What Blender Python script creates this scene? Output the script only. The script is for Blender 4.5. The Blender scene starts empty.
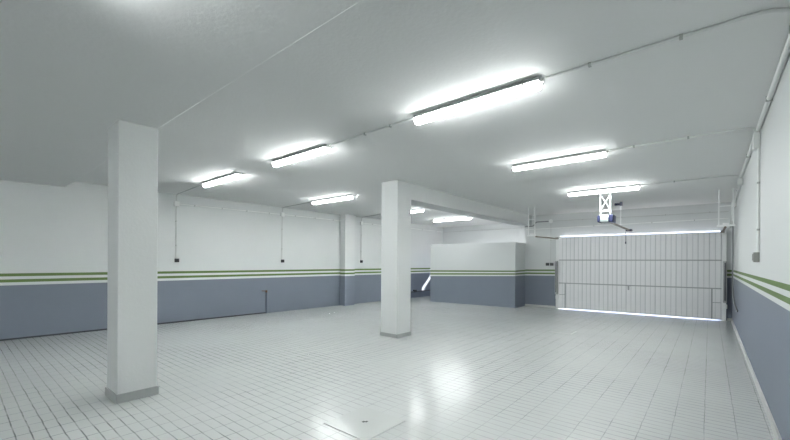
import bpy, bmesh, math, random
from mathutils import Vector, Matrix
random.seed(4)
S = bpy.context.scene
C = S.collection

# ------------------------------------------------------------------ camera, sky, sun, exposure
CAM_H = 1.40
cam_d = bpy.data.cameras.new('camera')
cam = bpy.data.objects.new('camera', cam_d)
C.objects.link(cam)
cam_d.sensor_width = 36.0
cam_d.lens = 374.3 / 790 * 36
cam_d.shift_y = 42.0 / 790
cam_d.clip_start = 0.02
YAW = math.radians(40.042)
cam.rotation_mode = 'XYZ'
cam.matrix_world = (Matrix.Translation((0, 0, CAM_H)) @ Matrix.Rotation(YAW, 4, 'Z')
                    @ Matrix.Rotation(math.radians(90), 4, 'X') @ Matrix.Rotation(0.0053, 4, 'Z'))
S.camera = cam

w = bpy.data.worlds.new('sky')
S.world = w
w.use_nodes = True
bg = w.node_tree.nodes['Background']
bg.inputs['Color'].default_value = (0.52, 0.63, 1.0, 1)
bg.inputs['Strength'].default_value = 4.0

sun_d = bpy.data.lights.new('sun', 'SUN')
sun_d.energy = 24.0
sun_d.angle = math.radians(0.6)
sun_d.color = (1.0, 0.93, 0.84)
sun = bpy.data.objects.new('sun', sun_d)
C.objects.link(sun)
sun.rotation_mode = 'QUATERNION'
sun.rotation_quaternion = Vector((-1.0, -1.0, -0.9)).to_track_quat('-Z', 'Y')

vs = S.view_settings
vs.view_transform = 'Standard'
vs.look = 'None'
vs.gamma = 1
vs.use_curve_mapping = False
vs.exposure = 0.20
LAMP = 75.0

# ------------------------------------------------------------------ materials
def srgb(r, g, b):
    f = lambda c: (c / 12.92 if c <= 0.04045 else ((c + 0.055) / 1.055) ** 2.4)
    return (f(r / 255), f(g / 255), f(b / 255), 1)

def mat(name, col, rough=0.5, metal=0.0, bump=None, vary=0.0, vscale=3.0, emit=None):
    m = bpy.data.materials.new(name)
    m.use_nodes = True
    nt = m.node_tree
    b = nt.nodes['Principled BSDF']
    b.inputs['Base Color'].default_value = (*col[:3], 1)
    b.inputs['Roughness'].default_value = rough
    b.inputs['Metallic'].default_value = metal
    tc = nt.nodes.new('ShaderNodeTexCoord')
    if vary:
        n = nt.nodes.new('ShaderNodeTexNoise')
        n.inputs['Scale'].default_value = vscale
        n.inputs['Detail'].default_value = 4
        nt.links.new(tc.outputs['Object'], n.inputs['Vector'])
        mx = nt.nodes.new('ShaderNodeMix')
        mx.data_type = 'RGBA'
        mx.inputs['A'].default_value = (*[c * (1 - vary) for c in col[:3]], 1)
        mx.inputs['B'].default_value = (*[min(1, c * (1 + vary)) for c in col[:3]], 1)
        nt.links.new(n.outputs['Fac'], mx.inputs['Factor'])
        nt.links.new(mx.outputs['Result'], b.inputs['Base Color'])
    if bump:
        sc, st = bump
        n2 = nt.nodes.new('ShaderNodeTexNoise')
        n2.inputs['Scale'].default_value = sc
        n2.inputs['Detail'].default_value = 3
        nt.links.new(tc.outputs['Object'], n2.inputs['Vector'])
        bp = nt.nodes.new('ShaderNodeBump')
        bp.inputs['Strength'].default_value = st
        bp.inputs['Distance'].default_value = 0.01
        nt.links.new(n2.outputs['Fac'], bp.inputs['Height'])
        nt.links.new(bp.outputs['Normal'], b.inputs['Normal'])
    if emit:
        b.inputs['Emission Color'].default_value = (*emit[0], 1)
        # the tray above the tubes throws most of the light downwards
        g = nt.nodes.new('ShaderNodeNewGeometry')
        sx = nt.nodes.new('ShaderNodeSeparateXYZ')
        nt.links.new(g.outputs['Normal'], sx.inputs[0])
        mr = nt.nodes.new('ShaderNodeMapRange')
        mr.inputs['From Min'].default_value = 0.15; mr.inputs['From Max'].default_value = -0.9
        mr.inputs['To Min'].default_value = emit[1] * 0.12; mr.inputs['To Max'].default_value = emit[1]
        nt.links.new(sx.outputs['Z'], mr.inputs['Value'])
        nt.links.new(mr.outputs[0], b.inputs['Emission Strength'])
    return m

M = {}
M['white'] = mat('white_wall_paint', (0.70, 0.725, 0.725), 0.6, bump=(60, 0.15), vary=0.02, vscale=1.5)
M['ceil'] = mat('white_ceiling_plaster', (0.945, 0.955, 0.95), 0.8, bump=(35, 0.18), vary=0.02, vscale=1.2)
M['green'] = mat('green_stripe_paint', (0.115, 0.195, 0.05), 0.55, bump=(60, 0.1), vary=0.05)
M['blue'] = mat('blue_grey_wall_paint', (0.18, 0.207, 0.257), 0.5, bump=(60, 0.15), vary=0.05, vscale=2)
M['col'] = mat('white_column_paint', (0.71, 0.735, 0.73), 0.55, bump=(40, 0.15), vary=0.02)
M['skirt'] = mat('grey_skirting_tile', (0.36, 0.38, 0.38), 0.4, vary=0.04)
M['paleskirt'] = mat('pale_skirting_tile', (0.60, 0.62, 0.60), 0.4, vary=0.06, vscale=12)
M['slot_and_shade'] = mat('dark_slot_and_base_shade', (0.05, 0.055, 0.065), 0.8)
M['pvc'] = mat('white_plastic_conduit', (0.86, 0.88, 0.87), 0.4, vary=0.02)
M['gpvc'] = mat('grey_plastic_conduit', (0.60, 0.62, 0.61), 0.45, vary=0.05)
M['dpvc'] = mat('dark_grey_conduit', (0.25, 0.26, 0.27), 0.45)
M['clip'] = mat('grey_conduit_clip', (0.5, 0.52, 0.51), 0.5)
M['dark'] = mat('black_socket_plastic', (0.02, 0.022, 0.025), 0.4)
M['greybox'] = mat('grey_switch_plastic', (0.30, 0.31, 0.29), 0.45)
M['house'] = mat('grey_lamp_housing', (0.60, 0.62, 0.62), 0.45, vary=0.03)
M['lclip'] = mat('pale_lamp_clip', (0.62, 0.63, 0.60), 0.4)
M['lit'] = mat('lit_lamp_diffuser', (0.85, 0.88, 0.88), 0.35, emit=((0.97, 1.0, 0.99), LAMP))
M['lit_boost'] = mat('lit_lamp_diffuser_boosted', (0.85, 0.88, 0.88), 0.35, emit=((0.97, 1.0, 0.99), LAMP * 1.5))  # stronger glow than the other lamps, added to brighten the garage door
M['door'] = mat('white_steel_door_sheet', (0.90, 0.91, 0.92), 0.35, vary=0.02)
M['rail'] = mat('grey_steel_rail', (0.45, 0.47, 0.48), 0.4, metal=0.0)
M['edge_line'] = mat('door_rib_edge_shade', (0.70, 0.72, 0.73), 0.5)  # on the door: grey painted into the rib grooves as their shade
M['wsteel'] = mat('white_painted_steel', (0.88, 0.90, 0.90), 0.4)
M['steel'] = mat('dull_steel', (0.30, 0.29, 0.27), 0.4, metal=0.6)
M['brown'] = mat('tarnished_steel_rail', (0.22, 0.19, 0.15), 0.5, metal=0.4)
M['navy'] = mat('navy_motor_plastic', (0.02, 0.025, 0.07), 0.35)
M['motor'] = mat('pale_motor_shell', (0.36, 0.41, 0.41), 0.35)
M['bracket'] = mat('white_bracket_paint', (0.62, 0.64, 0.64), 0.5)
M['wsheet'] = mat('weight_box_sheet', (0.42, 0.43, 0.44), 0.45, metal=0.2)
M['pave'] = mat('pale_outdoor_paving', (0.55, 0.52, 0.48), 0.8, vary=0.06, vscale=2)
M['copper'] = mat('brass_fitting', (0.16, 0.10, 0.07), 0.4, metal=0.5)
M['darkpipe'] = mat('dark_grey_pipe', (0.075, 0.085, 0.105), 0.5)
M['bluepipe'] = mat('pipe_painted_blue_grey', (0.10, 0.12, 0.16), 0.5)
M['plate'] = mat('painted_floor_plate', (0.48, 0.50, 0.49), 0.22, bump=(8, 0.05), vary=0.02)

def floor_material():
    m = bpy.data.materials.new('grey_painted_floor_tiles')
    m.use_nodes = True
    nt = m.node_tree
    N, Lk = nt.nodes, nt.links
    b = N['Principled BSDF']
    tc = N.new('ShaderNodeTexCoord')
    # slight irregularity of the hand-laid joints
    dn = N.new('ShaderNodeTexNoise'); dn.inputs['Scale'].default_value = 5.0; dn.inputs['Detail'].default_value = 2
    Lk.new(tc.outputs['Object'], dn.inputs['Vector'])
    sub = N.new('ShaderNodeVectorMath'); sub.operation = 'SUBTRACT'; sub.inputs[1].default_value = (0.5, 0.5, 0.5)
    Lk.new(dn.outputs['Color'], sub.inputs[0])
    sc = N.new('ShaderNodeVectorMath'); sc.operation = 'SCALE'; sc.inputs['Scale'].default_value = 0.012
    Lk.new(sub.outputs[0], sc.inputs[0])
    add = N.new('ShaderNodeVectorMath'); add.operation = 'ADD'
    Lk.new(tc.outputs['Object'], add.inputs[0]); Lk.new(sc.outputs[0], add.inputs[1])
    sep = N.new('ShaderNodeSeparateXYZ'); Lk.new(add.outputs[0], sep.inputs[0])
    def joint(sock, period, width, offset):
        a = N.new('ShaderNodeMath'); a.operation = 'ADD'; a.inputs[1].default_value = offset
        Lk.new(sock, a.inputs[0])
        p = N.new('ShaderNodeMath'); p.operation = 'PINGPONG'; p.inputs[1].default_value = period / 2
        Lk.new(a.outputs[0], p.inputs[0])
        r = N.new('ShaderNodeMapRange'); r.interpolation_type = 'SMOOTHSTEP'
        r.inputs['From Min'].default_value = width * 0.25; r.inputs['From Max'].default_value = width
        r.inputs['To Min'].default_value = 1; r.inputs['To Max'].default_value = 0
        Lk.new(p.outputs[0], r.inputs['Value'])
        return r.outputs[0]
    jx = joint(sep.outputs['Y'], 0.090, 0.0070, 0.02)    # grooves running across the room
    jy = joint(sep.outputs['X'], 0.209, 0.0050, 0.03)     # joints running towards the door
    # paint thickness: joints fill up in places
    fn = N.new('ShaderNodeTexNoise'); fn.inputs['Scale'].default_value = 0.55; fn.inputs['Detail'].default_value = 3
    Lk.new(tc.outputs['Object'], fn.inputs['Vector'])
    fr = N.new('ShaderNodeMapRange'); fr.inputs['From Min'].default_value = 0.35; fr.inputs['From Max'].default_value = 0.65
    fr.inputs['To Min'].default_value = 0.2; fr.inputs['To Max'].default_value = 1.0
    Lk.new(fn.outputs['Fac'], fr.inputs['Value'])
    fn2 = N.new('ShaderNodeTexNoise'); fn2.inputs['Scale'].default_value = 6; fn2.inputs['Detail'].default_value = 2
    Lk.new(tc.outputs['Object'], fn2.inputs['Vector'])
    fr2 = N.new('ShaderNodeMapRange'); fr2.inputs['From Min'].default_value = 0.3; fr2.inputs['From Max'].default_value = 0.6
    fr2.inputs['To Min'].default_value = 0.35; fr2.inputs['To Max'].default_value = 1.0
    Lk.new(fn2.outputs['Fac'], fr2.inputs['Value'])
    mxj = N.new('ShaderNodeMath'); mxj.operation = 'MAXIMUM'
    Lk.new(jx, mxj.inputs[0]); Lk.new(jy, mxj.inputs[1])
    m1 = N.new('ShaderNodeMath'); m1.operation = 'MULTIPLY'
    Lk.new(mxj.outputs[0], m1.inputs[0]); Lk.new(fr.outputs[0], m1.inputs[1])
    m2 = N.new('ShaderNodeMath'); m2.operation = 'MULTIPLY'
    Lk.new(m1.outputs[0], m2.inputs[0]); Lk.new(fr2.outputs[0], m2.inputs[1])
    # base colour: tile to tile and slow variation
    vn = N.new('ShaderNodeTexNoise'); vn.inputs['Scale'].default_value = 0.9; vn.inputs['Detail'].default_value = 5
    Lk.new(tc.outputs['Object'], vn.inputs['Vector'])
    c1 = N.new('ShaderNodeMix'); c1.data_type = 'RGBA'
    c1.inputs['A'].default_value = (0.435, 0.455, 0.45, 1); c1.inputs['B'].default_value = (0.515, 0.535, 0.53, 1)
    Lk.new(vn.outputs['Fac'], c1.inputs['Factor'])
    c2 = N.new('ShaderNodeMix'); c2.data_type = 'RGBA'
    Lk.new(c1.outputs['Result'], c2.inputs['A']); c2.inputs['B'].default_value = (0.15, 0.16, 0.16, 1)
    Lk.new(m2.outputs[0], c2.inputs['Factor'])
    Lk.new(c2.outputs['Result'], b.inputs['Base Color'])
    rr = N.new('ShaderNodeMapRange'); rr.inputs['To Min'].default_value = 0.195; rr.inputs['To Max'].default_value = 0.205; b.inputs['Specular IOR Level'].default_value = 0.24
    Lk.new(fn2.outputs['Fac'], rr.inputs['Value']); Lk.new(rr.outputs[0], b.inputs['Roughness'])
    inv = N.new('ShaderNodeMath'); inv.operation = 'MULTIPLY_ADD'; inv.inputs[1].default_value = -1; 
    Lk.new(m1.outputs[0], inv.inputs[0])
    wn = N.new('ShaderNodeTexNoise'); wn.inputs['Scale'].default_value = 7; wn.inputs['Detail'].default_value = 2
    Lk.new(tc.outputs['Object'], wn.inputs['Vector'])
    Lk.new(wn.outputs['Fac'], inv.inputs[2])
    bp = N.new('ShaderNodeBump'); bp.inputs['Strength'].default_value = 0.25; bp.inputs['Distance'].default_value = 0.004
    Lk.new(inv.outputs[0], bp.inputs['Height']); Lk.new(bp.outputs['Normal'], b.inputs['Normal'])
    return m
M['floor'] = floor_material()

# ------------------------------------------------------------------ helpers
def link(name, bm, mats, parent=None, smooth=False):
    if not isinstance(mats, (list, tuple)):
        mats = [mats]
    me = bpy.data.meshes.new(name)
    bmesh.ops.recalc_face_normals(bm, faces=bm.faces)
    bm.to_mesh(me); bm.free()
    for k in mats:
        me.materials.append(M[k])
    if smooth:
        for p in me.polygons:
            p.use_smooth = True
        me.set_sharp_from_angle(angle=math.radians(40))
    o = bpy.data.objects.new(name, me)
    C.objects.link(o)
    if parent:
        o.parent = parent
    return o

def tag(o, label, cat, group=None):
    o['label'] = label; o['category'] = cat
    if group: o['group'] = group
    return o

def struct(o):
    o['kind'] = 'structure'
    return o

def thing(name, label, cat, loc=(0, 0, 0), rotz=0, group=None):
    o = bpy.data.objects.new(name, None)
    o.empty_display_size = 0.1
    C.objects.link(o)
    o.location = loc; o.rotation_euler = (0, 0, rotz)
    return tag(o, label, cat, group)

def box(bm, x0, x1, y0, y1, z0, z1, bev=0.0, mi=0):
    v = [bm.verts.new(p) for p in ((x0, y0, z0), (x1, y0, z0), (x1, y1, z0), (x0, y1, z0),
                                   (x0, y0, z1), (x1, y0, z1), (x1, y1, z1), (x0, y1, z1))]
    fs = [bm.faces.new([v[i] for i in q]) for q in
          ((0, 3, 2, 1), (4, 5, 6, 7), (0, 1, 5, 4), (1, 2, 6, 5), (2, 3, 7, 6), (3, 0, 4, 7))]
    for f in fs: f.material_index = mi
    if bev:
        es = list({e for f in fs for e in f.edges})
        bmesh.ops.bevel(bm, geom=es, offset=bev, segments=2, affect='EDGES', profile=0.5)
    return bm

def nbox(*a, **k):
    return box(bmesh.new(), *a, **k)

def tube(bm, pts, r, seg=8, cap=True):
    pts = [Vector(p) for p in pts]
    rings = []
    up = None
    for i, p in enumerate(pts):
        t = (pts[min(i + 1, len(pts) - 1)] - pts[max(i - 1, 0)]).normalized()
        if up is None:
            up = t.orthogonal().normalized()
        else:
            up = (up - t * up.dot(t)).normalized()
        s = t.cross(up)
        rings.append([bm.verts.new(p + (up * math.cos(a) + s * math.sin(a)) * r)
                      for a in [2 * math.pi * k / seg for k in range(seg)]])
    for a, b in zip(rings, rings[1:]):
        for k in range(seg):
            bm.faces.new((a[k], a[(k + 1) % seg], b[(k + 1) % seg], b[k]))
    if cap:
        bm.faces.new(rings[0][::-1]); bm.faces.new(rings[-1])
    return bm

def bend(pts, r=0.08, n=5):
    """round the corners of a polyline"""
    pts = [Vector(p) for p in pts]
    out = [pts[0]]
    for a, b, c in zip(pts, pts[1:], pts[2:]):
        d1 = (a - b); d2 = (c - b)
        rr = min(r, d1.length * 0.49, d2.length * 0.49)
        p, q = b + d1.normalized() * rr, b + d2.normalized() * rr
        for i in range(n + 1):
            t = i / n
            out.append(p * (1 - t) ** 2 + b * 2 * t * (1 - t) + q * t * t)
    out.append(pts[-1])
    return out

def bands(bm, A, B, T, za, zb, mis):
    """solid upright wall A->B with thickness vector T, cut into painted bands at heights za (at A) and zb (at B)"""
    A, B, T = Vector((*A, 0)), Vector((*B, 0)), Vector((*T, 0))
    up = lambda p, z: bm.verts.new(p + Vector((0, 0, z)))
    rows = [(up(A, a), up(B, b), up(B + T, b), up(A + T, a)) for a, b in zip(za, zb)]
    for k, mi in enumerate(mis):
        p, q = rows[k], rows[k + 1]
        for i in range(4):
            j = (i + 1) % 4
            f = bm.faces.new((p[i], p[j], q[j], q[i])); f.material_index = mi
    f = bm.faces.new(rows[0][::-1]); f.material_index = mis[0]
    f = bm.faces.new(rows[-1]); f.material_index = mis[-1]

BM = ['white', 'green', 'blue']
MIS = [2, 0, 1, 0, 1, 0]
def levels(b, g, z0, z1):
    st = (g - b) / 4
    return [z0, b, b + st, b + 2 * st, b + 3 * st, g, z1]

# ------------------------------------------------------------------ the room
H, H2 = 2.912, 2.785
YB = -3.5
SK = 0.06                                   # the door wall is slightly out of square
def XL(y): return -9.39 + 0.0388 * y        # left wall
def YD(x): return 12.05 + SK * (x + 4.6)    # garage door wall
XR = 0.425
YN = 13.77                                  # back wall of the recess

bm = bmesh.new()
base = [(XL(YB) - 0.3, YB - 0.3), (XR + 0.3, YB - 0.3), (XR + 0.3, YD(XR) + 0.2), (-4.4, YD(-4.4) + 0.2), (-4.4, YN + 0.2), (XL(YN) - 0.3, YN + 0.2)]
lo = [bm.verts.new((x, y, -0.2)) for x, y in base]; hi = [bm.verts.new((x, y, 0)) for x, y in base]
bm.faces.new(hi); bm.faces.new(lo[::-1])
for i in range(6): bm.faces.new((lo[i], lo[(i + 1) % 6], hi[(i + 1) % 6], hi[i]))
struct(link('floor', bm, 'floor'))

bm = bmesh.new()
lo = [bm.verts.new((x, y, H)) for x, y in base]; hi = [bm.verts.new((x, y, H + 0.25)) for x, y in base]
bm.faces.new(hi); bm.faces.new(lo[::-1])
for i in range(6): bm.faces.new((lo[i], lo[(i + 1) % 6], hi[(i + 1) % 6], hi[i]))
struct(link('ceiling', bm, 'ceil'))
struct(link('ceiling_lowered', nbox(XL(YB), XR, YB, 1.408, H2, H - 0.001, 0.012), 'ceil'))

bm = bmesh.new()
bands(bm, (XL(YB), YB), (XL(YN + 0.2), YN + 0.2), (-0.25, 0), levels(0.956, 1.165, 0, H), levels(0.956, 1.165, 0, H), MIS)
struct(link('wall_left', bm, BM))
bm = bmesh.new()
bands(bm, (XR, YB), (XR, YD(XR) + 0.2), (0.25, 0), levels(1.074, 1.257, 0, H), levels(1.074, 1.257, 0, H), MIS)
struct(link('wall_right', bm, BM))
bm = bmesh.new()
bands(bm, (XL(YB) - 0.3, YB), (XR + 0.3, YB), (0, -0.25), levels(0.956, 1.165, 0, H), levels(1.074, 1.257, 0, H), MIS)
struct(link('wall_rear', bm, BM))

# garage door wall: left piece, right piece, lintel
DX0, DX1, DZ = -3.53, 0.20, 2.222
bm = bmesh.new()
T = (0, 0.2)
bL = lambda x: 0.985 + (x + 4.6) * (1.055 - 0.985) / 5.0
gL = lambda x: bL(x) + 0.195
def lv(x): return levels(bL(x), gL(x), 0, DZ)
bands(bm, (-4.6, YD(-4.6)), (DX0, YD(DX0)), T, lv(-4.6), lv(DX0), MIS)
bands(bm, (DX1, YD(DX1)), (XR, YD(XR)), T, lv(DX1), lv(XR), MIS)
bands(bm, (-4.6, YD(-4.6)), (XR, YD(XR)), T, [DZ, H], [DZ, H], [0])
struct(link('wall_door', bm, BM))

# recess behind the partition: back wall with a strip window, side wall with a doorway
bm = bmesh.new()
WX0, WX1, WZ0, WZ1 = -8.2, -7.25, 1.50, 1.86
xa, xb = XL(YN), -4.4
bands(bm, (xa, YN), (xb, YN), (0, 0.2), levels(0.956, 1.165, 0, WZ0), levels(0.956, 1.165, 0, WZ0), MIS)
bands(bm, (xa, YN), (WX0, YN), (0, 0.2), [WZ0, WZ1], [WZ0, WZ1], [0])
bands(bm, (WX1, YN), (xb, YN), (0, 0.2), [WZ0, WZ1], [WZ0, WZ1], [0])
bands(bm, (xa, YN), (xb, YN), (0, 0.2), [WZ1, H], [WZ1, H], [0])
struct(link('wall_back', bm, BM))
bm = bmesh.new()
ys = YD(-4.6) + 0.2
for a, b in ((ys, ys + 0.35), (YN - 0.50, YN)):
    bands(bm, (-4.6, a), (-4.6, b), (0.2, 0), levels(0.956, 1.165, 0, 2.1), levels(0.956, 1.165, 0, 2.1), MIS)
bands(bm, (-4.6, ys), (-4.6, YN), (0.2, 0), [2.1, H], [2.1, H], [0])
struct(link('wall_side', bm, BM))

# low partition block
bm = bmesh.new()
PX0, PX1 = -7.63, -4.59
yf = lambda x: 11.05 + SK * (x + 7.63)
up = lambda x, y, z: bm.verts.new((x, y, z))
cor = [(PX0, yf(PX0)), (PX1, yf(PX1)), (PX1, YD(PX1) - 0.002), (PX0, YD(PX0) - 0.002)]
PL = [(0.905, 1.112), (0.985, 1.155), (0.985, 1.17), (0.905, 1.112)]
rows = list(zip(*[[up(x, y, z) for z in levels(b, g, 0, 2.03)] for (x, y), (b, g) in zip(cor, PL)]))
for k, mi in enumerate(MIS):
    for i in range(4):
        j = (i + 1) % 4
        bm.faces.new((rows[k][i], rows[k][j], rows[k + 1][j], rows[k + 1][i])).material_index = mi
bm.faces.new(rows[0][::-1]).material_index = 2
bm.faces.new(rows[-1]).material_index = 0
struct(link('wall_partition', bm, BM))

# pilaster on the left wall
bm = bmesh.new()
bands(bm, (-8.85, 8.07), (-8.85, 8.49), (-0.35, 0), levels(0.945, 1.16, 0, H), levels(0.945, 1.16, 0, H), MIS)
struct(link('wall_pilaster', bm, BM))

# skirtings, and a painted shade line on the left
bm = bmesh.new()
bands(bm, (XR - 0.015, YB), (XR - 0.015, YD(XR)), (0.015, 0), [0, 0.075], [0, 0.075], [0])
struct(link('baseboard_right', bm, 'paleskirt'))
bm = bmesh.new()
bands(bm, (-4.59, YD(-4.59) - 0.015), (-3.66, YD(-3.66) - 0.015), (0, 0.015), [0, 0.06], [0, 0.06], [0])
bands(bm, (0.34, YD(0.34) - 0.015), (XR - 0.015, YD(XR) - 0.015), (0, 0.015), [0, 0.06], [0, 0.06], [0])
struct(link('baseboard_door', bm, 'paleskirt'))
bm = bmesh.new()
bands(bm, (XL(YB), YB), (XL(5.5), 5.5), (0.012, 0), [0, 0.028], [0, 0.028], [0])  # dark strip painted in for the shadow line at the wall foot
struct(link('shade_strip_left', bm, 'slot_and_shade'))

bm = bmesh.new()
box(bm, -4.4, 30, YD(-4.4) + 0.2, 45, -0.22, -0.012)
box(bm, -30, -4.4, YN + 0.2, 45, -0.22, -0.012)
struct(link('ground', bm, 'pave'))

# ------------------------------------------------------------------ columns and beam
def column(label, x0, x1, y0, y1, top, sk):
    t = thing('column', label, 'column', ((x0 + x1) / 2, (y0 + y1) / 2, 0))
    hx, hy = (x1 - x0) / 2, (y1 - y0) / 2
    link('shaft', nbox(-hx, hx, -hy, hy, 0, top - 0.001, 0.006), 'col', t)
    e = 0.013
    b = nbox(-hx - e, hx + e, -hy - e, hy + e, 0.0, sk, 0.003)
    link('skirting', b, 'skirt', t)['label'] = 'grey tile skirting round the column foot'
    return t
column('white square column nearest the viewer, under the lowered ceiling at left', -4.81, -4.442, 1.06, 1.408, H2, 0.085)
column('white square column in the middle of the hall carrying the ceiling beam', -4.785, -4.385, 5.285, 5.69, H, 0.07)
bm = nbox(-4.80, -4.387, 5.69, YD(-4.5) - 0.01, 2.60, H - 0.001)
tag(link('ceiling_beam', bm, 'col'), 'white ceiling beam running from the middle column to the garage door wall', 'beam')

# ------------------------------------------------------------------ batten lights
def batten(label, x0, x1, y, zc, lit='lit'):
    t = thing('batten_light', label, 'ceiling light', ((x0 + x1) / 2, y, zc), 0, 'lit batten lights on the ceiling')
    h = (x1 - x0) / 2
    def loft(prof, xs):
        bm = bmesh.new()
        rings = [[bm.verts.new((x, py * s, pz)) for py, pz in prof] for x, s in xs]
        n = len(prof)
        for a, b in zip(rings, rings[1:]):
            for k in range(n):
                bm.faces.new((a[k], a[(k + 1) % n], b[(k + 1) % n], b[k]))
        bm.faces.new(rings[0][::-1]); bm.faces.new(rings[-1])
        return bm
    # housing: shallow grey tray, a little narrower at the ceiling, with a rim
    prof = [(-0.046, -0.001), (0.046, -0.001), (0.056, -0.028), (0.070, -0.030), (0.070, -0.037), (-0.070, -0.037), (-0.070, -0.030), (-0.056, -0.028)]
    link('housing', loft(prof, [(-h, 0.86), (-h + 0.02, 1), (h - 0.02, 1), (h, 0.86)]), 'house', t)
    # diffuser: rounded bowl
    pr = []
    pr = [(0.054, -0.0375), (0.051, -0.050), (0.045, -0.066), (0.036, -0.078), (0.022, -0.084), (0.008, -0.0855),
          (-0.008, -0.0855), (-0.022, -0.084), (-0.036, -0.078), (-0.045, -0.066), (-0.051, -0.050), (-0.054, -0.0375)]
    d = loft(pr, [(-h + 0.012, 0.8), (-h + 0.03, 0.97), (-h + 0.06, 1), (h - 0.06, 1), (h - 0.03, 0.97), (h - 0.012, 0.8)])
    link('diffuser', d, lit, t, smooth=True)['label'] = 'glowing white diffuser'
    for s in (-1, 1):
        for fx in (-0.80, 0.0, 0.80):
            cx = fx * h
            b = nbox(cx - 0.010, cx + 0.010, s * 0.071 - 0.004, s * 0.071 + 0.004, -0.056, -0.022, 0.002)
            link('clip', b, 'lclip', t)
        b = nbox(s * (h + 0.008) - 0.014, s * (h + 0.008) + 0.014, -0.014, 0.014, -0.037, -0.008, 0.003)
        link('cable_gland', b, 'lclip', t)
    return t
GL = [('lit batten ceiling light nearest the viewer, the largest one in the picture', -2.343, -1.06, 3.11, H),
      ('lit batten ceiling light between the largest light and the garage door', -2.353, -1.06, 5.65, H),
      ('lit batten ceiling light closest to the white garage door, above its motor', -2.323, -1.032, 8.53, H, 'lit_boost'),
      ('lit batten ceiling light joined by conduit to the left of the largest light', -5.04, -3.785, 3.155, H),
      ('lit batten ceiling light just right of the near column, nearest the left wall', -7.50, -6.12, 3.178, H),
      ('lit batten ceiling light above the left wall pilaster, left of the middle column', -7.60, -6.17, 5.845, H),
      ('lit batten ceiling light half hidden behind the middle column', -7.50, -6.21, 8.62, H),
      ('lit batten ceiling light beyond the beam above the low partition', -7.50, -6.02, 11.06, H),
      ('lit batten light on the lowered ceiling, just above the top edge of the picture', -2.36, -1.08, 0.36, H2),
      ('added fill light on the lowered ceiling behind the viewer, middle of the hall', -5.04, -3.76, -2.3, H2),  # unseen lamp, added to lift the light in the foreground
      ('added fill light on the lowered ceiling behind the viewer, by the left wall', -8.3, -7.0, -2.3, H2)]  # second added fill lamp, also out of view
for g in GL: batten(*g)

# ------------------------------------------------------------------ conduits, boxes, sockets
def conduit(label, pts, r=0.011, m='pvc', clips=(), seg=8, rad=0.10, group='electrical conduits'):
    """clips: fractions along the straight between pts[0] and pts[-1] neighbours, given as points"""
    p0 = Vector(pts[0])
    t = thing('conduit', label, 'conduit', p0, 0, group)
    link('pipe', tube(bmesh.new(), [Vector(p) - p0 for p in bend(pts, rad)], r, seg), m, t, smooth=True)
    for c, ax in clips:
        c = Vector(c) - p0
        e = Vector((0.009, 0.009, 0.009)); q = r + 0.004
        ext = Vector((q, q, q)); ext[ax] = 0.010
        link('saddle_clip', nbox(c.x - ext.x, c.x + ext.x, c.y - ext.y, c.y + ext.y, c.z - ext.z, c.z + ext.z, 0.002), 'clip', t)
    return t
def junction(label, c, s=(0.05, 0.05, 0.05), m='pvc', rnd=False):
    t = thing('junction_box', label, 'junction box', c, 0, 'junction boxes on the conduits')
    link('box_body', nbox(-s[0], s[0], -s[1], s[1], -s[2], s[2], 0.008), m, t)
    k = min(range(3), key=lambda i: s[i])
    return t
zc = H - 0.012
# along the ceiling, between lamps and to the walls
conduit('thin white ceiling conduit from the largest light to the upper right corner', [(-1.02, 3.11, zc), (0.26, 3.11, zc), (0.375, 3.20, zc)], clips=[((-0.7, 3.11, zc), 0), ((-0.15, 3.11, zc), 0)])
conduit('thin white ceiling conduit linking the two lights of the front row, above the hall middle', [(-3.75, 3.15, zc), (-2.38, 3.11, zc)], clips=[((-3.1, 3.13, zc), 0), ((-2.7, 3.12, zc), 0)], rad=0.01)
conduit('white ceiling conduit from the second light curving to the upper box on right wall', [(-1.02, 5.65, zc), (0.22, 5.65, zc), (0.375, 5.705, zc), (0.375, 5.705, 2.86)], clips=[((-0.75, 5.65, zc), 0), ((-0.2, 5.65, zc), 0)])
conduit('white ceiling conduit from the light before the garage door to the right wall', [(-0.99, 8.53, zc), (0.22, 8.53, zc), (0.375, 8.68, zc), (0.375, 8.68, 2.84)], clips=[((-0.5, 8.53, zc), 0)])
conduit('grey ceiling conduit from the left wall box to the light beside the near column', [(XL(3.3) + 0.02, 3.30, 2.76), (XL(3.3) + 0.05, 3.29, zc), (-7.54, 3.18, zc)], m='gpvc', r=0.010)
conduit('thin ceiling conduit from the middle left wall box to the light above the pilaster', [(XL(5.97) + 0.02, 5.97, 2.77), (XL(5.97) + 0.05, 5.96, zc), (-7.64, 5.85, zc)], m='gpvc', r=0.009)
conduit('thin ceiling conduit right of the pilaster towards the light behind the column', [(XL(8.95) + 0.02, 8.95, 2.77), (XL(8.95) + 0.05, 8.94, zc), (-7.54, 8.63, zc)], m='gpvc', r=0.009)
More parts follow.
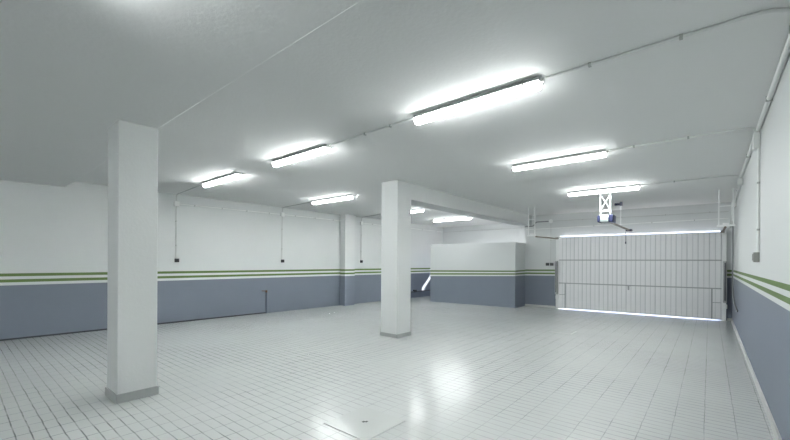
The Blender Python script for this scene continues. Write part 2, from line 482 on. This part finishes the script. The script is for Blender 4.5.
# left wall
wl = lambda y, o=0.012: XL(y) + o
def lrun(label, ya, yb, za, zb, n):
    return conduit(label, [(wl(ya), ya, za), (wl(yb), yb, zb)], m='pvc', rad=0.01,
            clips=[((wl(ya + (yb - ya) * (k + 0.5) / n), ya + (yb - ya) * (k + 0.5) / n, za + (zb - za) * (k + 0.5) / n), 1) for k in range(n)])
lrun('white conduit along the top of left wall between its two nearest boxes', 3.37, 5.90, 2.69, 2.71, 4)
lrun('white conduit along the top of left wall from the middle box to the pilaster', 6.05, 8.105, 2.71, 2.71, 3)
lrun('white conduit along left wall top from the pilaster into the recess', 9.02, 13.70, 2.71, 2.71, 5)
for y, z, name in ((3.30, 2.69, 'nearest the viewer'), (5.975, 2.71, 'in the middle of the wall'), (8.96, 2.71, 'right of the pilaster')):
    junction('white junction box high on the left wall, ' + name, (wl(y, 0.026), y, z), (0.025, 0.055, 0.055))
    conduit('grey conduit dropping to the black left wall socket, ' + name, [(wl(y, 0.010), y, z - 0.056), (wl(y, 0.010), y, 1.455)], r=0.010, m='gpvc', rad=0.01,
            clips=[((wl(y), y, 2.3), 2), ((wl(y), y, 1.75), 2)])
    s = thing('wall_socket', 'black socket low on the white part of left wall, ' + name, 'socket', (wl(y, 0), y + 0.012, 1.41), 0, 'wall sockets')
    link('socket_body', nbox(0.001, 0.050, -0.042, 0.042, -0.042, 0.042, 0.006), 'dark', s)
    link('socket_flap', nbox(0.050, 0.058, -0.030, 0.030, -0.032, 0.026, 0.003), 'greybox' if False else 'dark', s)

# water stub on the blue part of the left wall
t = thing('water_pipe', 'dark upright pipe stub with small tap on the blue left wall', 'pipe', (wl(5.506, 0.02), 5.506, 0))
link('riser', tube(bmesh.new(), [(0, 0, 0.0), (0, 0, 0.56)], 0.022, 10), 'bluepipe', t, smooth=True)
bm = tube(bmesh.new(), [(0, 0, 0.56), (0, 0, 0.62)], 0.026, 10)
tube(bm, [(0, 0.0, 0.60), (0.01, -0.14, 0.61)], 0.010, 8)
link('tap', bm, 'copper', t, smooth=True)['label'] = 'tarnished brass tap fitting'
# low pipe in the recess
t = thing('low_wall_pipe', 'dark pipe running low along the left wall of the bright recess', 'pipe', (wl(11.2, 0.03), 11.2, 0.24))
link('pipe', tube(bmesh.new(), [(0, 0, 0), (0.0388 * 2.5, 2.5, 0)], 0.022, 8), 'darkpipe', t, smooth=True)
link('valve', nbox(-0.02, 0.05, 0.55, 0.72, -0.03, 0.07, 0.01), 'dark', t)

# right wall
zt = H - 0.035
xr = XR - 0.022
conduit('thick white trunk conduit along the upper edge of right wall, nearest stretch', [(xr, -1.0, zt), (xr, 5.70, zt)], r=0.021, seg=10, rad=0.01, clips=[((xr, 1.9, zt), 1), ((xr, 3.4, zt), 1), ((xr, 4.7, zt), 1)])
conduit('thick white trunk conduit along right wall top between its two boxes', [(xr, 5.87, zt), (xr, 8.62, zt)], r=0.021, seg=10, rad=0.01, clips=[((xr, 7.0, zt), 1)])
conduit('thick white trunk conduit on right wall sloping to the garage door corner box', [(xr, 8.78, zt - 0.06), (xr, 10.56, 2.69)], r=0.019, seg=10, rad=0.01, clips=[((xr, 9.6, 2.78), 1)])
junction('white junction box high on the right wall above the grey switch', (XR - 0.03, 5.79, 2.765), (0.029, 0.075, 0.085))
junction('white junction box high on right wall at the end of the garage door light conduit', (XR - 0.035, 8.70, 2.80), (0.034, 0.07, 0.06))
junction('white junction box on right wall nearest the garage door corner', (XR - 0.04, 10.63, 2.66), (0.039, 0.06, 0.06))
conduit('white conduit dropping down the right wall to a grey switch', [(XR - 0.012, 5.77, 2.70), (XR - 0.012, 5.77, 1.53)], r=0.011, rad=0.01, clips=[((XR - 0.012, 5.77, 2.30), 2), ((XR - 0.012, 5.77, 1.78), 2)])
t = thing('light_switch', 'grey square surface switch on the white part of right wall', 'switch', (XR, 5.82, 1.475))
link('switch_body', nbox(-0.050, -0.001, -0.055, 0.055, -0.055, 0.055, 0.005), 'greybox', t)
link('rocker', nbox(-0.057, -0.050, -0.035, 0.035, -0.038, 0.038, 0.003), 'greybox', t)
conduit('dark grey conduit down right wall near garage door, its lower end curling', [(XR - 0.02, 11.5, 2.42), (XR - 0.02, 11.5, 0.75), (XR - 0.02, 11.0, 0.58), (XR - 0.02, 9.6, 0.50)], r=0.014, m='dpvc', rad=0.4)
conduit('white looped conduit bending below the corner box on the right wall', [(XR - 0.065, 10.69, 2.60), (XR - 0.065, 10.9, 2.36), (XR - 0.065, 11.7, 2.22), (XR - 0.065, 12.2, 2.24)], r=0.018, rad=0.3)
# door wall
yd = lambda x, o=0.015: YD(x) - o
conduit('grey upper conduit across the garage door wall from round box to right corner', [(-3.74, yd(-3.74), 2.70), (0.36, yd(0.36), 2.69)], r=0.013, m='gpvc', rad=0.01, clips=[((x, yd(x), 2.695), 0) for x in (-2.9, -1.9, -0.9, 0.0)])
conduit('thin lower conduit across the garage door wall above the door', [(-4.55, yd(-4.55), 2.47), (0.36, yd(0.36), 2.52)], r=0.011, m='pvc', rad=0.01, clips=[((x, yd(x), 2.47 + (x + 4.55) * 0.0102), 0) for x in (-4.3, -2.6, -1.2, -0.3)])
conduit('dark short conduit stepping from the beam end up to the round box', [(-3.86, yd(-3.86), 2.70), (-4.25, yd(-4.25), 2.70), (-4.33, yd(-4.33, 0.02), 2.575), (-4.60, yd(-4.60, 0.03), 2.565)], r=0.016, m='dpvc', rad=0.05)
t = thing('junction_box', 'round white junction box left of the garage door, above black double socket', 'junction box', (-3.80, yd(-3.80, 0.0), 2.70), SK, 'junction boxes on the conduits')
bm = bmesh.new(); tube(bm, [(0, -0.001, 0), (0, -0.04, 0)], 0.062, 20)
link('box_body', bm, 'pvc', t, smooth=True)
bm = bmesh.new(); tube(bm, [(0, -0.04, 0), (0, -0.047, 0)], 0.050, 20)
link('lid', bm, 'pvc', t, smooth=True)
conduit('thin grey conduit dropping from the round box to the black double socket', [(-3.80, yd(-3.80), 2.64), (-3.80, yd(-3.80), 1.41)], r=0.010, m='gpvc', rad=0.01, clips=[((-3.80, yd(-3.80), 2.1), 2)])
t = thing('double_socket', 'black double socket on the wall left of the garage door', 'socket', (-3.83, yd(-3.83, 0), 1.355), SK, 'wall sockets')
for s in (-1, 1):
    link('socket_body', nbox(s * 0.062 - 0.05, s * 0.062 + 0.05, -0.05, -0.001, -0.045, 0.045, 0.006), 'dark', t)

# recess walls
conduit('thin grey conduit along the top of the recess back wall', [(XL(YN) + 0.03, YN - 0.013, 2.70), (-4.65, YN - 0.013, 2.70)], r=0.012, m='gpvc', rad=0.01, clips=[((x, YN - 0.013, 2.70), 0) for x in (-8, -7, -6.2, -5.4)])

# ------------------------------------------------------------------ garage door
DC = -1.655
dr = thing('garage_door', 'wide white ribbed metal garage door with light showing round its edges', 'garage door', (DC, YD(DC) - 0.05, 0), math.atan(SK))
HW = 1.885                                   # half width of the leaf
Z0, Z1 = 0.016, 2.190
zr = [Z0, 0.785, 1.485, Z1]
def sheet(z0, z1, name):
    bm = bmesh.new()
    n = 34
    per = 2 * HW / n
    xs = []
    for k in range(n):
        a = -HW + k * per
        wd = 0.022 if k % 2 else 0.014        # every other groove, with its painted shade, is wider
        xs += [(a, 0), (a + per - wd, 0), (a + per - wd * 0.75, 0.012), (a + per - wd * 0.25, 0.012)]
    xs.append((HW, 0))
    front = [[bm.verts.new((x, -0.062 + d, z)) for x, d in xs] for z in (z0, z1)]
    back = [[bm.verts.new((x, -0.030, z)) for x, d in xs] for z in (z0, z1)]
    for i in range(len(xs) - 1):
        f = bm.faces.new((front[0][i], front[0][i + 1], front[1][i + 1], front[1][i]))
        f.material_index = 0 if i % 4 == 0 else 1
        bm.faces.new((back[0][i + 1], back[0][i], back[1][i], back[1][i + 1]))
        bm.faces.new((front[1][i], front[1][i + 1], back[1][i + 1], back[1][i]))
        bm.faces.new((front[0][i + 1], front[0][i], back[0][i], back[0][i + 1]))
    for i in (0, len(xs) - 1):
        q = (front[0][i], front[1][i], back[1][i], back[0][i])
        bm.faces.new(q if i == 0 else q[::-1])
    return link(name, bm, ['door', 'edge_line'], dr)
for a, b in zip(zr, zr[1:]):
    sheet(a + 0.012, b - 0.012, 'ribbed_panel')
for z in zr[1:3]:
    link('cross_rail', nbox(-HW, HW, -0.068, -0.026, z - 0.014, z + 0.014, 0.003), 'rail', dr)['label'] = 'grey horizontal rail'
link('top_rail', nbox(-HW, HW, -0.060, -0.020, Z1 - 0.018, Z1, 0.003), 'wsteel', dr)
link('bottom_rail', nbox(-HW, HW, -0.060, -0.020, Z0, Z0 + 0.018, 0.003), 'wsteel', dr)
for s in (-1, 1):
    link('brace_post', nbox(s * 1.70 - 0.016, s * 1.70 + 0.016, -0.070, -0.050, Z0, zr[1], 0.003), 'rail', dr)
    link('brace_bar', nbox(min(s * 1.70, s * 1.87), max(s * 1.70, s * 1.87), -0.074, -0.056, 0.43, 0.445, 0.003), 'rail', dr)
    # jamb
    x0 = s * (HW + 0.001)
    link('jamb', nbox(min(x0, x0 + s * 0.085), max(x0, x0 + s * 0.085), -0.06, 0.048, 0.0, 2.19, 0.004), 'wsteel', dr)
    # counterweight channel
    xw = s * (HW + 0.055)
    wbx = link('counterweight_box', nbox(xw - 0.034, xw + 0.034, -0.17, -0.061, 0.45, 1.46, 0.006), 'wsheet', dr)
    wbx['label'] = 'dull grey upright counterweight channel'
    link('weight_slot', nbox(xw - 0.012, xw + 0.012, -0.174, -0.170, 0.50, 1.42), 'slot_and_shade', wbx)
    link('pivot_plate', nbox(xw - 0.03, xw + 0.05, -0.10, -0.061, 0.30, 0.40, 0.006), 'wsteel', dr)
lt = link('latch', nbox(-0.085, -0.045, -0.10, -0.068, 0.66, 0.785, 0.006), 'rail', dr)
link('latch_bolt', tube(bmesh.new(), [(-0.13, -0.085, 0.775), (0.0, -0.085, 0.775)], 0.010, 8), 'rail', lt, smooth=True)

# hangers and guide rails
def hanger(label, xa, xb, y, zb, door_x):
    t = thing('door_track', label, 'door track', (0, 0, 0), 0, 'garage door tracks')
    for x in (xa, xb):
        link('hanger_rod', nbox(x - 0.011, x + 0.011, y - 0.011, y + 0.011, zb, H - 0.001), 'wsteel', t)
    link('crossbar', nbox(xa - 0.03, xb + 0.03, y - 0.02, y + 0.02, zb - 0.035, zb, 0.004), 'wsteel', t)
    link('rod_tie', nbox(xa, xb, y - 0.006, y + 0.006, 2.56, 2.58), 'wsteel', t)
    link('bracket', nbox((xa + xb) / 2 - 0.05, (xa + xb) / 2 + 0.05, y - 0.025, y + 0.03, zb, zb + 0.035, 0.006), 'wsteel', t)
    xe = door_x
    bm = bmesh.new()
    tube(bm, [(door_x, y - 0.05, zb - 0.055), (xe, YD(xe) - 0.20, zb - 0.015)], 0.022, 6)
    link('guide_rail', bm, 'brown', t)['label'] = 'tarnished guide rail'
    link('roller', nbox(xe - 0.04, xe + 0.04, YD(xe) - 0.25, YD(xe) - 0.175, zb - 0.035, zb + 0.02, 0.01), 'steel', t)
hanger('white hanging rods with guide rail at the left upper corner of garage door', -3.78, -3.61, 10.15, 2.155, -3.56)
hanger('white hanging rods with guide rail at the right upper corner of garage door', 0.14, 0.36, 10.1, 2.19, 0.24)

# opener
t = thing('garage_door_opener', 'ceiling-hung garage door opener with navy and white motor and long rail', 'garage door opener', (-1.68, 8.9, 2.33))
mot = link('motor_shell', nbox(-0.085, 0.075, -0.15, 0.18, -0.085, 0.085, 0.035), 'motor', t, smooth=True)
link('end_cap', nbox(-0.135, -0.085, -0.14, 0.17, -0.075, 0.075, 0.02), 'navy', mot, smooth=True)['label'] = 'navy blue end cap'
link('end_cap', nbox(0.075, 0.16, -0.14, 0.19, -0.08, 0.08, 0.02), 'navy', mot, smooth=True)['label'] = 'navy blue end cap'
bm = bmesh.new()
zt2 = H - 2.33 - 0.001
for x in (-0.10, 0.085):
    box(bm, x - 0.009, x + 0.009, -0.009, 0.009, 0.085, zt2)
box(bm, -0.10, 0.085, -0.010, 0.010, 0.165, 0.195)
for a, b in (((-0.10, 0.195), (0.085, zt2 - 0.06)), ((0.085, 0.195), (-0.10, zt2 - 0.06))):
    tube(bm, [(a[0], 0, a[1]), (b[0], 0.0, b[1])], 0.006, 6)
box(bm, -0.13, 0.115, -0.03, 0.03, zt2 - 0.012, zt2)
link('truss_bracket', bm, 'bracket', t)['label'] = 'white crossed steel bracket'
link('drive_rail', nbox(-0.02, 0.02, 0.18, 3.02, -0.045, -0.010, 0.003), 'brown', t)['label'] = 'long tarnished drive rail'
link('rail_end_bracket', nbox(-0.07, 0.07, 2.92, 3.10, -0.065, -0.005, 0.012), 'navy', t)
link('support_rod', nbox(-0.010, 0.010, 1.72, 1.74, -0.010, zt2 - 0.02), 'wsteel', t)['label'] = 'slim white support rod'
bm = nbox(-0.02, 0.03, 1.70, 1.77, zt2 - 0.10, zt2, 0.006)
tube(bm, [(-0.02, 1.73, zt2 - 0.055), (-0.13, 1.73, zt2 - 0.055)], 0.030, 10)
link('rod_clamp', bm, 'navy', t)['label'] = 'small navy clamp at the ceiling'
bm = tube(bmesh.new(), [(-0.02, 2.60, -0.045), (-0.02, 2.60, -0.36)], 0.005, 6)
tube(bm, [(-0.02, 2.60, -0.36), (-0.02, 2.60, -0.42)], 0.014, 8)
link('release_cord', bm, 'navy', t)

# ------------------------------------------------------------------ floor covers
t = thing('floor_hatch', 'smooth square grey floor hatch with small dark lifting slot, front of hall', 'hatch', (-2.295, 2.335, 0), 0, 'floor covers')
bm = bmesh.new(); box(bm, -0.256, 0.256, -0.256, 0.256, 0.0005, 0.002)
link('edge_line', bm, 'skirt', t)
link('cover_plate', nbox(-0.250, 0.250, -0.250, 0.250, 0.0005, 0.005, 0.0015), 'plate', t)
bm = nbox(-0.020, 0.004, -0.018, 0.006, 0.005, 0.008, 0.002); box(bm, -0.002, 0.018, 0.0, 0.024, 0.005, 0.008, 0.002)
link('lifting_slot', bm, 'dark', t)['label'] = 'small dark lifting slot'
t = thing('floor_drain', 'narrow dark floor drain slot in front of the garage door', 'drain', (-2.19, 8.03, 0), 0, 'floor covers')
bm = nbox(-0.30, 0.12, -0.20, -0.185, 0.0005, 0.003); box(bm, 0.105, 0.12, -0.185, 0.2, 0.0005, 0.003)
link('slot_edge', bm, 'skirt', t)
link('cover_plate', nbox(-0.30, 0.10, -0.18, 0.2, 0.0005, 0.004, 0.001), 'plate', t)
